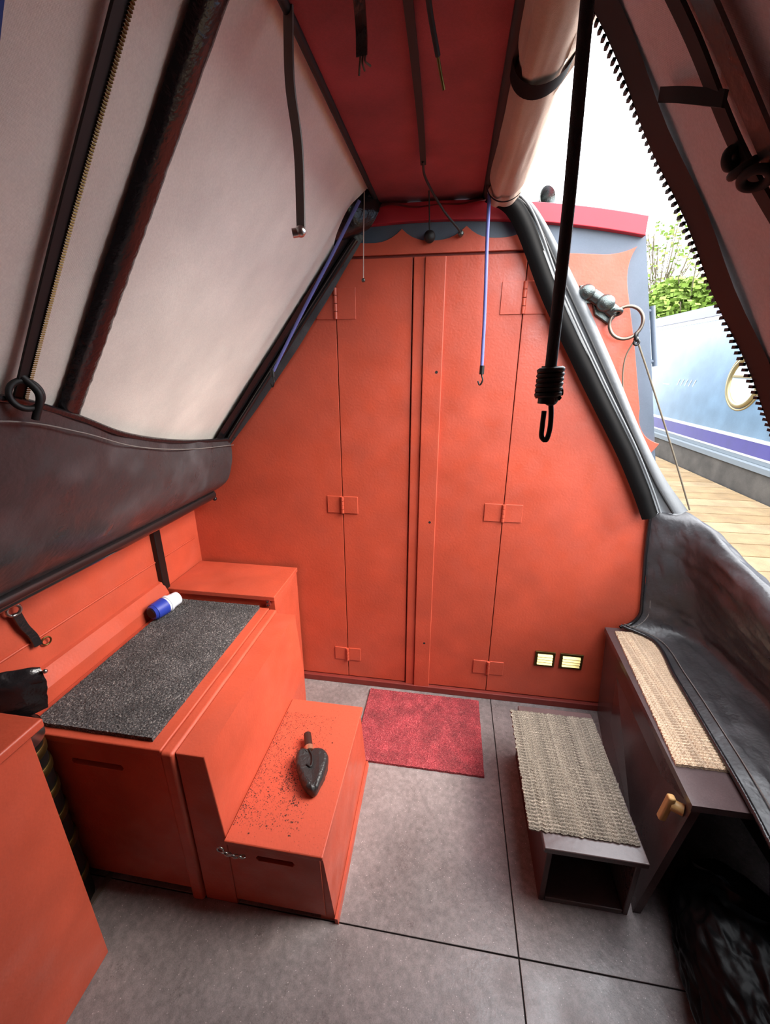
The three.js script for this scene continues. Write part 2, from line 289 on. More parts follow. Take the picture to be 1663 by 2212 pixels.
// canopy top: a dark red strip running from the cabin roof to the bow
{
  const c = struct('ceiling', 'dark red canopy top strip seen from below', 'ceiling');
  obj('top_strip', box(-0.268, 0.072, 1.885, 1.90, -0.06, 2.12, 0.004), M.ceiling, c);
  obj('leak_cover', box(-0.34, 0.14, 1.9005, 1.912, -0.02, 2.12, 0.003), M.ceiling, c);  // extra layer added above the strip to block light leaking past its edge
  obj('edge_piping', tube([[-0.265, 1.883, -0.05], [-0.264, 1.882, 1.0], [-0.265, 1.883, 2.1]], 0.007, 30), M.tape, c);
  obj('edge_piping', tube([[0.072, 1.882, -0.05], [0.071, 1.880, 1.0], [0.072, 1.882, 2.1]], 0.012, 30), M.tape, c);
  obj('end_flap', sheet(20, 4, (u, v) => [lerp(-0.26, 0.07, u), lerp(1.887, 1.858, v) + 0.004 * Math.sin(u * 14), -0.02 + 0.05 * v + 0.01 * v * Math.sin(u * 9)]), M.ceiling, c);
}

// ================================================================ CANVAS COVER
const LX = (y) => -0.29 - (1.885 - y) * (0.64 / 0.795);            // left slope
const RX = (y) => 0.09 + (1.885 - y) * (0.63 / 0.955);             // right slope
const LN = V(0.779, -0.627, 0), RN = V(-0.835, -0.55, 0);
const onL = (y, z, o = 0) => [LX(y) + LN.x * o, y + LN.y * o, z];
const onR = (y, z, o = 0) => [RX(y) + RN.x * o, y + RN.y * o, z];
{
  const t = thing('side_curtain', 'cream canvas side panel sloping up the left side of the cover', 'canvas');
  obj('canvas', sheet(70, 40, (u, v) => { const y = lerp(1.908, 0.885, v), z = lerp(0.001, 2.1, u), f = Math.min(1, v * 8); return onL(y, z, f * (0.012 * fbm(z * 2.3, y * 2.2, 1, 3) + 0.008 * Math.sin(z * 5 + y * 2) * v * (1 - v))); }, 0.003), M.canvas, t);
  // broad glossy strip
  obj('vinyl_strip', sheet(8, 60, (u, v) => { const y = lerp(1.875, 1.2, v), zc = lerp(0.892, 0.80, v), e = (u - 0.5) * 2; return onL(y, zc + e * 0.027 + 0.0012 * Math.sin(v * 190) * e, 0.008 + 0.014 * Math.sqrt(Math.max(0, 1 - e * e)) + 0.0018 * fbm(y * 40, e, 3, 2)); }), M.vinylGloss, t);
  // narrow zip with brass teeth
  const a = onL(1.86, 1.014, 0.016), b = onL(1.56, 0.968, 0.012), c = onL(1.30, 0.93, 0.016);
  obj('zip_tape', ribbon([a, b, c], [0, 0, 1], 0.018, 0.004), M.tape, t);
  const teeth = [], zc = curve([a, b, c]); for (let i = 0; i < 190; i++) { const p = zc.getPointAt(i / 189); teeth.push(new THREE.BoxGeometry(0.003, 0.0022, 0.006).translate(p.x + 0.003, p.y - 0.002, p.z - 0.010)); }
  obj('zip_teeth', teeth, M.brassOld, t).userData.kind = 'stuff';
  const k = onL(1.37, 0.945, 0.03); obj('zip_buckle', [torus(0.022, 0.005).rotateY(1.2).translate(...k), tube([[k[0], k[1] + 0.03, k[2]], [k[0] + 0.012, k[1], k[2] - 0.012], [k[0], k[1] - 0.04, k[2] - 0.005]], 0.006)], M.blackRubber, t);
  obj('sky_gap_strip', ribbon([onL(1.80, 1.128, 0.012), onL(1.70, 1.107, 0.012), onL(1.60, 1.086, 0.012)], [0, 0, 1], 0.02, 0.003), M.skyGapBlue, t);  // added blue strip standing for sky glimpsed through a gap
  // edge binding against the bulkhead: black bands and a shiny tube
  obj('edge_binding', sheet(6, 40, (u, v) => { const y = lerp(1.89, 1.02, v); return onL(y, lerp(0.005, 0.075, u), 0.012 + 0.012 * Math.sin(u * 3.1) + 0.003 * fbm(y * 9, u * 2, 5, 2)); }), M.vinylGloss, t);
  obj('edge_tube', tube([onL(1.80, 0.035, 0.036), onL(1.5, 0.03, 0.034), onL(1.25, 0.03, 0.036), onL(1.05, 0.03, 0.04)], 0.011), M.tubeGloss, t);
  obj('edge_flange', sheet(6, 30, (u, v) => { const y = lerp(1.80, 1.06, v); return [LX(y) + 0.02 + 0.055 * u * (0.6 + 0.4 * Math.sin(v * 3.1)) + 0.006 * fbm(y * 6, u, 9, 2), y - 0.01 * u, 0.028 - 0.016 * u]; }), M.vinyl, t);
  obj('corner_pocket', loft([[[-0.30, 1.90, 0.10], [-0.27, 1.89, 0.06], [-0.245, 1.875, 0.02]], [[-0.345, 1.85, 0.13], [-0.30, 1.835, 0.10], [-0.255, 1.84, 0.05]], [[-0.385, 1.79, 0.10], [-0.33, 1.785, 0.09], [-0.275, 1.805, 0.05]], [[-0.415, 1.75, 0.06], [-0.37, 1.765, 0.05], [-0.31, 1.795, 0.03]]], 12, 16, 0.012, 14), M.vinylGloss, t);
}
{
  const t = thing('side_curtain', 'shaded canvas panel with toothed zip edge beside the open gap', 'canvas');
  obj('canvas', sheet(40, 40, (u, v) => onR(lerp(1.905, 0.70, v), lerp(0.885, 2.1, u), 0.006 * fbm(u * 3, v * 4, 7, 3)), 0.003), M.canvasHazeTint, t);
  const y0 = 1.885, y1 = 0.76;
  obj('zip_tape', sheet(4, 40, (u, v) => { const y = lerp(y0, y1, v); return onR(y, lerp(0.858, 0.905, u), 0.008 + 0.002 * Math.sin(v * 40)); }), M.tape, t);
  const teeth = []; for (let i = 0; i < 150; i++) { const y = lerp(y0, y1, i / 149), p = onR(y, 0.854, 0.008); teeth.push(new THREE.BoxGeometry(0.004, 0.0042, 0.009).translate(...p)); }
  obj('zip_teeth', teeth, M.blackRubber, t).userData.kind = 'stuff';
  obj('inner_strap', ribbon([onR(1.80, 0.98, 0.014), onR(1.70, 0.996, 0.014), onR(1.60, 1.0, 0.014), onR(1.48, 1.03, 0.014)], [0, 0, 1], 0.016, 0.004), M.tape, t);
  obj('inner_strap', ribbon([onR(1.80, 1.012, 0.014), onR(1.70, 1.028, 0.016), onR(1.55, 1.036, 0.014)], [0, 0, 1], 0.022, 0.004), M.vinyl, t);
  obj('strap_loop', ribbon([onR(1.684, 0.928, 0.016), onR(1.668, 0.965, 0.02), onR(1.640, 1.01, 0.016)], [0, 1, 0], 0.014, 0.005), M.tape, t);
  obj('strap_knot', [0, 1, 2].map((i) => torus(0.007 + i * 0.002, 0.0045).rotateX(i).rotateY(0.5 + i).translate(...onR(1.60 - i * 0.012, 1.0 + i * 0.01, 0.022))), M.tape, t);
}
// the rolled-up panel hanging beside the top strip
{
  const t = thing('rolled_canvas', 'canvas panel rolled up and strapped under the canopy edge', 'canvas');
  const cx = 0.118, cy = 1.885, R = (z) => 0.047 + 0.004 * Math.sin(z * 9) - (z < 0.05 ? 0.006 * (1 - z / 0.05) : 0);
  const pinch = (z, c) => 1 - 0.16 * Math.exp(-(((z - c) / 0.03) ** 2));
  obj('roll', [sheet(48, 60, (u, v) => { const z = lerp(0.066, 0.845, v), a = u * Math.PI * 2, r = R(z) * pinch(z, 0.63) * pinch(z, 0.13) + 0.006 * fbm(Math.cos(a) * 2, Math.sin(a) * 2, z * 4, 3) + (u > 0.62 && u < 0.70 ? 0.004 : 0); return [cx + Math.cos(a) * r, cy - 0.01 * Math.sin(z * 3) + Math.sin(a) * r, z]; }),
    ball([cx, cy, 0.068], 0.044, 1, 1, 0.3)], M.canvasTan, t);
  for (const [z, w] of [[0.63, 0.044], [0.13, 0.012]]) obj('roll_strap', sheet(40, 3, (u, v) => { const a = u * Math.PI * 2, zz = z + (v - 0.5) * w + 0.012 * Math.cos(a), r = R(zz) * 0.88 + 0.0095; return [cx + Math.cos(a) * r, cy - 0.01 * Math.sin(z * 3) + Math.sin(a) * r, zz]; }), M.blackCloth, t);
  obj('roll_flap', sheet(6, 20, (u, v) => [cx + 0.03 + 0.03 * u, cy - 0.042 + 0.025 * u + 0.005 * Math.sin(v * 8), lerp(0.58, 0.78, v) + 0.05 * u]), M.canvasTan, t);
}
// strip of cover left fixed along the right edge of the bulkhead
{
  const t = thing('canvas_edge_strip', 'grey and black canvas edge strip fastened down the right of bulkhead', 'canvas');
  const A = [[0.10, 1.875], [0.165, 1.84], [0.30, 1.60], [0.46, 1.34], [0.60, 1.12], [0.675, 0.985], [0.715, 0.905]], cA = curve(A.map((p) => [...p, 0]));
  const B = [[0.165, 1.878], [0.215, 1.838], [0.36, 1.635], [0.505, 1.40], [0.63, 1.185], [0.735, 1.03], [0.835, 0.915]], cB = curve(B.map((p) => [...p, 0]));
  obj('flange', sheet(14, 60, (u, v) => { const a = cA.getPoint(v), b = cB.getPoint(v); return [lerp(a.x, b.x, u), lerp(a.y, b.y, u), 0.024 + 0.014 * Math.sin(u * 8.5 + v * 2) * (1 - u * 0.5) + 0.012 * (1 - u)]; }, 0.003), M.vinylGrey, t);
  obj('edge_shade_band', sheet(6, 60, (u, v) => { const a = cA.getPoint(v); return [a.x + 0.012 - 0.046 * u, a.y - 0.028 * u + 0.008, 0.045 + 0.02 * Math.sin(u * 3.1) + 0.004 * fbm(v * 14, u, 3, 2)]; }, 0.003), M.blackCloth, t);  // black edging, widened so it also stands for the soft shade beside it
  obj('seam_cord', tube(A.map((p) => [p[0] + 0.018, p[1] + 0.01, 0.052]), 0.0035, 60, 6), M.vinylGrey, t);
  obj('seam_cord', tube(A.map((p, i) => [lerp(p[0], B[i][0], 0.55), lerp(p[1], B[i][1], 0.55), 0.036]), 0.0035, 60, 6), M.tape, t);
  obj('strap_end', ribbon([[0.665, 1.03, 0.03], [0.672, 0.98, 0.036], [0.70, 0.92, 0.03]], [1, 0.4, 0], 0.012, 0.003), M.vinylGrey, t);
}
// black vinyl skirts
{
  const t = thing('vinyl_skirt', 'black vinyl skirt slung below the cream canvas above the red hull side', 'vinyl cover');
  const top = [[-0.85, 1.124, 0.02], [-0.843, 1.164, 0.31], [-0.775, 1.238, 0.64], [-0.732, 1.302, 0.815], [-0.700, 1.347, 0.97], [-0.68, 1.36, 1.2], [-0.68, 1.37, 1.5]];
  const bot = [[-0.945, 0.915, 0.05], [-0.95, 0.912, 0.3], [-0.952, 0.912, 0.5], [-0.952, 0.915, 0.7], [-0.95, 0.92, 0.9], [-0.95, 0.92, 1.15], [-0.95, 0.92, 1.5]];
  const mid = (k, b) => top.map((p, i) => [lerp(p[0], bot[i][0], k) + b, lerp(p[1], bot[i][1], k) - b * 0.4, lerp(p[2], bot[i][2], k)]);
  obj('skirt', loft([top, mid(0.3, 0.035), mid(0.65, 0.045), mid(0.9, 0.02), bot], 60, 24, 0.018, 6), M.vinyl, t);
  obj('top_hem', tube(top.map((p) => [p[0], p[1], p[2]]), 0.007, 60, 8), M.vinylGloss, t);
  obj('stitching', tube(mid(0.07, 0.016).map((p) => [p[0] + 0.003, p[1], p[2]]), 0.0015, 60, 5), M.webbing, t);
  obj('hem_tube', tube(bot.map((p) => [p[0], p[1] - 0.012, p[2]]), 0.021, 60, 16), M.tubeGloss, t);
  obj('tube_end', [ball([-0.945, 0.903, 0.05], 0.021, 1, 1, 0.5), ball([-0.935, 0.885, 0.045], 0.009)], M.vinylGloss, t);
}
{
  const t = thing('vinyl_skirt', 'black vinyl skirt folded over the right gunwale and lying on the bench', 'vinyl cover');
  const rows = [
    [[0.86, 0.86, 0.012], [0.845, 0.905, 0.012], [0.78, 0.912, 0.012], [0.722, 0.902, 0.012], [0.735, 0.75, 0.012], [0.757, 0.56, 0.014], [0.762, 0.49, 0.016], [0.735, 0.448, 0.02], [0.695, 0.436, 0.03]],
    [[0.90, 0.83, 0.11], [0.868, 0.892, 0.11], [0.842, 0.897, 0.11], [0.822, 0.86, 0.11], [0.845, 0.73, 0.11], [0.882, 0.57, 0.11], [0.892, 0.475, 0.11], [0.84, 0.448, 0.11], [0.782, 0.428, 0.10]],
    [[0.90, 0.80, 0.30], [0.858, 0.868, 0.30], [0.836, 0.872, 0.30], [0.818, 0.835, 0.30], [0.850, 0.71, 0.30], [0.915, 0.56, 0.30], [0.93, 0.475, 0.30], [0.86, 0.452, 0.30], [0.768, 0.428, 0.30]],
    [[0.90, 0.76, 0.50], [0.853, 0.83, 0.50], [0.832, 0.832, 0.50], [0.812, 0.80, 0.50], [0.850, 0.69, 0.50], [0.92, 0.56, 0.50], [0.935, 0.475, 0.50], [0.85, 0.455, 0.50], [0.752, 0.428, 0.51]],
    [[0.90, 0.74, 0.72], [0.85, 0.80, 0.72], [0.828, 0.80, 0.72], [0.81, 0.77, 0.72], [0.845, 0.67, 0.72], [0.905, 0.55, 0.72], [0.92, 0.475, 0.72], [0.83, 0.455, 0.72], [0.732, 0.428, 0.73]],
    [[0.90, 0.74, 1.05], [0.85, 0.79, 1.05], [0.825, 0.79, 1.05], [0.80, 0.75, 1.05], [0.83, 0.65, 1.05], [0.88, 0.54, 1.05], [0.88, 0.47, 1.04], [0.80, 0.44, 1.01], [0.705, 0.405, 0.98]],
  ];
  obj('skirt', loft(rows, 90, 90, 0.02, [26, 14, 4]), M.vinyl, t);
  const edge = (i, o = 0) => rows.map((r) => [r[i][0] - o, r[i][1] + 0.005 + Math.abs(o) * 0.3, r[i][2]]);
  obj('hem', tube(edge(8), 0.0065, 60, 8), M.vinylGloss, t);
  obj('hem', tube(rows[0].slice(3).map((p) => [p[0] - 0.004, p[1], p[2] + 0.004]), 0.0065, 40, 8), M.vinylGloss, t);
  obj('stitching', tube(rows.map((r) => [lerp(r[8][0], r[7][0], 0.38) - 0.003, lerp(r[8][1], r[7][1], 0.38) + 0.006, lerp(r[8][2], r[7][2], 0.38)]), 0.0016, 60, 5), M.webbing, t);
  obj('stitching', tube(rows[0].slice(3).map((p) => [p[0] + 0.022, p[1] + 0.003, p[2] + 0.012]), 0.002, 40, 5), M.webbing, t);
}

// ================================================================ LEFT LOCKERS
const slot = (x0, x1, y0, y1) => [[x0, y0], [x1, y0], [x1 + 0.006, (y0 + y1) / 2], [x1, y1], [x0, y1], [x0 - 0.006, (y0 + y1) / 2]];
{
  const t = thing('storage_locker', 'long orange red storage locker topped with charcoal rug', 'locker');
  obj('front_panel', poly([[-1.03, 0.03], [-0.642, 0.03], [-0.642, 0.515], [-1.03, 0.515]], 0.87, 0.886, 0.001, [slot(-0.90, -0.765, 0.443, 0.462)]), M.red, t);
  obj('body', [box(-1.03, -1.012, 0, 0.515, 0.27, 0.869), box(-0.66, -0.6425, 0, 0.515, 0.27, 0.869), box(-1.012, -0.66, 0.0, 0.515, 0.27, 0.285)], M.red, t);
  obj('lid', box(-1.03, -0.638, 0.5155, 0.538, 0.266, 0.892, 0.004), M.red, t);
  obj('corner_post', box(-0.641, -0.6055, 0, 0.536, 0.266, 0.897, 0.009), M.red, t);
  const s = thing('storage_locker', 'short orange red locker with hinged lid standing against the bulkhead', 'locker');
  obj('body', box(-1.055, -0.62, 0, 0.562, 0.018, 0.252, 0.003), M.red, s);
  obj('lid', box(-1.058, -0.615, 0.566, 0.585, 0.018, 0.2645, 0.003), M.red, s);
  const hp = obj('hasp', box(-0.651, -0.634, 0.545, 0.572, 0.253, 0.2655, 0.002), M.redDark, s); for (const y of [0.549, 0.563]) obj('hasp_pin', cyl([-0.6425, y, 0.2645], [-0.6425, y, 0.269], 0.003), M.gap, hp);
  const r = thing('boarding_step', 'orange red boxed step with raised back beside the rug locker', 'step');
  obj('riser', poly([[-0.6035, 0.0], [-0.512, 0.0], [-0.512, 0.27], [-0.530, 0.532], [-0.6035, 0.532]], 0.285, 0.888, 0.003), M.red, r);
  obj('tread', box(-0.511, -0.254, 0.256, 0.2695, 0.416, 0.899, 0.003), M.red, r);
  const st = new THREE.PlaneGeometry(0.252, 0.478).rotateX(-Math.PI / 2).translate(-0.3825, 0.2699, 0.6575);
  obj('sooty_tread_face', st, std({ map: sootMap(), roughness: 0.5, bumpMap: T.paintBump, bumpScale: 0.0004 }), r, true);
  obj('front_panel', poly([[-0.5115, 0.02], [-0.262, 0.02], [-0.267, 0.256], [-0.5115, 0.256]], 0.872, 0.886, 0.001, [slot(-0.432, -0.34, 0.194, 0.212)]), M.red, r);
  obj('side_panel', hexa([[-0.276, 0, 0.882], [-0.236, 0, 0.882], [-0.245, 0, 0.418], [-0.276, 0, 0.418], [-0.276, 0.2555, 0.882], [-0.262, 0.2555, 0.882], [-0.264, 0.2555, 0.418], [-0.276, 0.2555, 0.418]]), M.red, r);
  obj('foot_batten', hexa([[-0.2355, 0.0, 0.889], [-0.226, 0.0, 0.889], [-0.236, 0.0, 0.416], [-0.2445, 0.0, 0.416], [-0.2365, 0.02, 0.889], [-0.229, 0.02, 0.889], [-0.239, 0.02, 0.416], [-0.2455, 0.02, 0.416]]), M.red, r);
  obj('back_panel', box(-0.5115, -0.277, 0.0, 0.2555, 0.418, 0.43), M.red, r);
  const f = thing('storage_locker', 'orange red locker nearest the viewer at the left edge', 'locker');
  obj('body', box(-1.055, -0.785, 0, 0.716, 1.03, 1.85, 0.004), M.red, f);
  obj('lid', box(-1.06, -0.768, 0.7165, 0.738, 1.012, 1.87, 0.005), M.red, f);
}
// rugs and mats
function pileRug(name, label, category, x0, x1, y0, z0, z1, h, mat, skew = 0) {
  const nx = Math.round((x1 - x0) / 0.006), nz = Math.round((z1 - z0) / 0.006);
  const g = new THREE.BoxGeometry(x1 - x0, h, z1 - z0, nx, 1, nz).translate((x0 + x1) / 2, y0 + h / 2, (z0 + z1) / 2), p = g.attributes.position;
  for (let i = 0; i < p.count; i++) { const x = p.getX(i), z = p.getZ(i); if (p.getY(i) > y0 + h * 0.6) p.setY(i, p.getY(i) + 0.0022 * perlin.noise(x * 160, 3, z * 160)); p.setX(i, x + skew * (z - z0) + 0.0014 * perlin.noise(z * 60, 2, x * 3)); p.setZ(i, z + 0.0014 * perlin.noise(x * 60, 7, z * 3)); }
  g.computeVertexNormals(); return tag(obj(name, g, mat), label, category);
}
pileRug('rug', 'charcoal speckled rug lying on the long red locker', 'rug', -1.0, -0.672, 0.5385, 0.275, 0.872, 0.012, M.rug);
pileRug('door_mat', 'faded red mat on the floor before the cabin doors', 'mat', -0.30, 0.182, 0.0005, 0.04, 0.405, 0.009, M.redMat);
function ribbedCarpet(name, label, x0, x1, y0, z0, z1, mat, skew = 0, fray = 0.003) {
  const nx = 70, nz = Math.round((z1 - z0) / 0.0016), g = new THREE.BoxGeometry(x1 - x0, 0.007, z1 - z0, nx, 1, nz).translate((x0 + x1) / 2, y0 + 0.0035, (z0 + z1) / 2), p = g.attributes.position;
  for (let i = 0; i < p.count; i++) {
    const x = p.getX(i), z = p.getZ(i);
    if (p.getY(i) > y0 + 0.005) p.setY(i, y0 + 0.0065 + 0.0028 * Math.sin(z * 620 + 0.6 * perlin.noise(x * 30, 1, z * 30)) + 0.0016 * perlin.noise(x * 260, 5, z * 120));
    p.setX(i, x + skew * (z - z0) + fray * perlin.noise(z * 90, 2, x > (x0 + x1) / 2 ? 5 : 9)); p.setZ(i, z + fray * perlin.noise(x * 90, 7, z > (z0 + z1) / 2 ? 5 : 9));
  }
  g.computeVertexNormals(); return tag(obj(name, g, mat), label, 'carpet');
}
// ================================================================ RIGHT STEP AND BENCH
{
  const t = thing('boarding_step', 'dark brown open-fronted step covered with grey ribbed carpet', 'step');
  obj('top_board', box(0.292, 0.542, 0.214, 0.232, 0.285, 0.768, 0.003), M.brown, t);
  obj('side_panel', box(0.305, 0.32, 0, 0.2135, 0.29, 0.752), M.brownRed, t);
  obj('side_panel', box(0.522, 0.536, 0, 0.2135, 0.29, 0.752), M.brown, t);
  obj('back_panel', box(0.3205, 0.5215, 0, 0.2135, 0.292, 0.304), M.brown, t);
  obj('bottom_board', box(0.3205, 0.5215, 0.0, 0.016, 0.3045, 0.752), M.brown, t);
  ribbedCarpet('carpet_piece', 'grey brown ribbed carpet piece on the low step', 0.262, 0.538, 0.2325, 0.318, 0.728, M.greyCarpet, -0.008, 0.006);
  const b = thing('bench_locker', 'dark brown bench locker along the right hull side', 'bench');
  obj('side_panel', hexa([[0.552, 0, 0.742], [0.572, 0, 0.742], [0.70, 0, 0.018], [0.68, 0, 0.018], [0.617, 0.400, 0.735], [0.637, 0.400, 0.735], [0.672, 0.400, 0.018], [0.652, 0.400, 0.018]]), M.brown, b);
  obj('top_board', hexa([[0.606, 0.401, 0.745], [0.99, 0.401, 0.745], [0.99, 0.401, 0.018], [0.643, 0.401, 0.018], [0.606, 0.42, 0.745], [0.99, 0.42, 0.745], [0.99, 0.42, 0.018], [0.643, 0.42, 0.018]]), M.brown, b);
  const tg = obj('turn_button', box(-0.009, 0.009, -0.04, 0.04, -0.009, 0.009, 0.005).rotateZ(-0.13).translate(0.584, 0.347, 0.70), M.wood, b); obj('pivot', cyl([0.592, 0.36, 0.70], [0.615, 0.36, 0.712], 0.014), M.wood, tg);
  ribbedCarpet('carpet_piece', 'pale beige ribbed carpet strip on the bench top', 0.668, 0.80, 0.4205, 0.05, 0.64, M.beigeCarpet, -0.085);
  // bin bag at the open end, enlarged forward to cover floor in black shade
  const g = mergeVertices(new THREE.IcosahedronGeometry(1, 40).deleteAttribute('normal').deleteAttribute('uv')), p = g.attributes.position;
  for (let i = 0; i < p.count; i++) {
    let x = p.getX(i), y = p.getY(i), z = p.getZ(i); const k = 1 + 0.16 * fbm(x * 1.6, y * 1.6, z * 1.6, 3) + 0.10 * (0.4 - Math.abs(fbm(x * 4 + 3, y * 4, z * 4, 3)) * 2.4) * 0.6;
    p.setXYZ(i, 0.745 + x * 0.165 * k, Math.max(0.002, 0.10 + y * 0.135 * k), 0.96 + z * 0.29 * k);
  }
  g.computeVertexNormals();
  const bag = thing('bin_bag', 'crumpled black plastic bag at the bench end, enlarged over floor in deep shade', 'bag');
  obj('bag', g, M.binBag, bag);
  obj('bag_neck', loft([[[0.68, 0.22, 0.78], [0.70, 0.24, 0.83], [0.75, 0.23, 0.85], [0.79, 0.215, 0.82]], [[0.66, 0.25, 0.77], [0.70, 0.275, 0.83], [0.76, 0.265, 0.86], [0.81, 0.24, 0.82]], [[0.63, 0.26, 0.76], [0.69, 0.30, 0.84], [0.77, 0.275, 0.88], [0.83, 0.25, 0.83]]], 24, 14, 0.03, 22), M.binBag, bag);
}

// ================================================================ SMALL THINGS INSIDE
// blue and white plug
{
  const t = thing('mains_connector', 'blue and white round plug lying at the rug edge', 'plug');
  const a = [-0.994, 0.5815, 0.42], b = [-0.985, 0.5815, 0.375], c = [-0.972, 0.5815, 0.318];
  obj('blue_shell', [cyl(a, b, 0.029, 0.031, 24), cyl([-0.996, 0.5815, 0.428], a, 0.023, 0.028, 24)], M.plugBlue, t);
  obj('white_sleeve', [cyl(b, c, 0.029, 0.024, 24), cyl([-0.9835, 0.5815, 0.367], [-0.9815, 0.5815, 0.356], 0.031, 0.031, 24)], M.plugWhite, t);
  obj('socket_face', cyl([-0.9965, 0.5815, 0.4275], [-0.997, 0.5815, 0.431], 0.018), M.blackRubber, t);
}
// black leather pouch with a stub handle
{
  const t = thing('leather_pouch', 'creased black leather pouch with brown stub handle on the red step', 'pouch');
  const s = new THREE.Shape(); s.moveTo(0.012, 0.072); s.bezierCurveTo(0.034, 0.055, 0.044, -0.01, 0.041, -0.045); s.bezierCurveTo(0.038, -0.066, 0.014, -0.066, 0.002, -0.050); s.bezierCurveTo(-0.014, -0.062, -0.046, -0.048, -0.048, -0.022); s.bezierCurveTo(-0.048, 0.004, -0.020, 0.055, -0.008, 0.070); s.bezierCurveTo(-0.002, 0.078, 0.006, 0.077, 0.012, 0.072); 
  const g = new THREE.ExtrudeGeometry(s, { depth: 0.012, bevelEnabled: true, bevelSize: 0.012, bevelThickness: 0.016, bevelOffset: -0.010, bevelSegments: 8, curveSegments: 30 }), p = g.attributes.position;
  for (let i = 0; i < p.count; i++) { const x = p.getX(i), y = p.getY(i), n = 0.004 * fbm(x * 45, y * 45, p.getZ(i) * 30, 3); p.setX(i, x + n); p.setZ(i, p.getZ(i) + n + (p.getZ(i) > 0.01 ? -0.006 * Math.exp(-((x / 0.006) ** 2)) : 0)); }
  g.computeVertexNormals();
  const T3 = (q) => q.rotateX(-Math.PI / 2).scale(1, 1, -1 * -1).rotateY(Math.PI + 0.42).translate(-0.347, 0.287, 0.69);
  obj('pouch_body', T3(g), M.leather, t);
  obj('crease_cord', T3(tube([[0.003, -0.05, 0.027], [-0.004, -0.02, 0.026], [0.004, 0.01, 0.027], [0.014, 0.0, 0.028]], 0.0028, 30, 6)), M.blackRubber, t);
  obj('stub_handle', T3(new THREE.CylinderGeometry(0.0125, 0.012, 0.064, 18).translate(0.002, -0.092, 0.006)), std({ color: 0x2c1712, roughness: 0.45 }), t);
  obj('ferrule', T3(new THREE.CylinderGeometry(0.0138, 0.0145, 0.016, 18).translate(0.002, -0.066, 0.007)), std({ color: 0xb98a70, roughness: 0.3, metalness: 0.7 }), t);
}
// chain and ring hanging on the step front
{
  const t = thing('chain', 'short bright chain hanging at the corner of the red step', 'chain');
  obj('hook_eye', torus(0.008, 0.0022).translate(-0.522, 0.24, 0.902), M.steel, t);
  for (let i = 0; i < 6; i++) obj('link', torus(0.0058, 0.0017, 8, 20).scale(1.4, 0.8, 1).rotateX(i % 2 ? 1.4 : 0.2).translate(-0.512 + i * 0.0095, 0.231 - 0.006 * Math.sin(i * 0.55), 0.9025), M.steel, t);
}
// chimney with brass bands
{
  const t = thing('boat_chimney', 'black boat chimney with riveted brass bands standing beside the near locker', 'chimney');
  const cx = -0.968, cz = 0.953, r = 0.055;
  obj('pipe', new THREE.LatheGeometry([[0, 0], [r, 0], [r, 0.56], [r + 0.006, 0.575], [r + 0.006, 0.60], [r - 0.006, 0.602], [r - 0.008, 0.56], [0, 0.55]].map((p) => new THREE.Vector2(...p)), 40).translate(cx, 0.0005, cz), M.blackMetal, t);
  obj('silver_rim', new THREE.CylinderGeometry(r + 0.0085, r + 0.0085, 0.03, 40, 1, true).translate(cx, 0.583, cz), M.steel, t);
  for (const y of [0.10, 0.23, 0.33, 0.41, 0.48, 0.535]) {
    const b = obj('brass_band', new THREE.LatheGeometry([[r, -0.011], [r + 0.0035, -0.011], [r + 0.0045, 0], [r + 0.0035, 0.011], [r, 0.011]].map((p) => new THREE.Vector2(...p)), 40).translate(cx, y, cz), M.brassOld, t);
    for (const a of [0.2, 1.1]) obj('rivet', ball([cx + Math.cos(a) * (r + 0.004), y, cz + Math.sin(a) * (r + 0.004)], 0.0045), M.brass, b);
  }
  const n = thing('folded_cover', 'folded black vinyl bundle lying on the chimney top at the left edge', 'cover');
  obj('bundle', loft([[[-1.03, 0.645, 0.985], [-1.0, 0.655, 0.93], [-0.95, 0.65, 0.89]], [[-1.02, 0.70, 0.985], [-0.97, 0.735, 0.94], [-0.91, 0.725, 0.89]], [[-1.0, 0.735, 0.99], [-0.95, 0.765, 0.95], [-0.885, 0.755, 0.90]], [[-0.98, 0.72, 0.99], [-0.92, 0.745, 0.96], [-0.875, 0.735, 0.905]], [[-0.985, 0.66, 0.99], [-0.925, 0.685, 0.955], [-0.885, 0.69, 0.905]], [[-1.01, 0.61, 0.985], [-0.95, 0.625, 0.945], [-0.905, 0.635, 0.90]]], 20, 40, 0.02, 16), M.vinylGloss, n);
  obj('rolled_edge', tube([[-0.985, 0.715, 0.992], [-0.93, 0.735, 0.95], [-0.885, 0.73, 0.905]], 0.013), M.vinylGloss, n);
  obj('snap_stud', ball([-0.872, 0.748, 0.905], 0.005), M.steel, n);
  const s = thing('hanging_strap', 'short black strap with shackle hanging on the red hull side', 'strap');
  obj('strap', ribbon([[-1.045, 0.815, 0.80], [-1.048, 0.77, 0.79], [-1.05, 0.73, 0.775], [-1.053, 0.695, 0.768]], [0, 0.2, 1], 0.022, 0.006), M.vinylGloss, s);
  obj('shackle', torus(0.014, 0.004).rotateY(1.2).translate(-1.044, 0.825, 0.803), M.steel, s);
  obj('end_ring', torus(0.011, 0.0022).rotateY(1.3).translate(-1.056, 0.69, 0.742), M.brassOld, s);
}
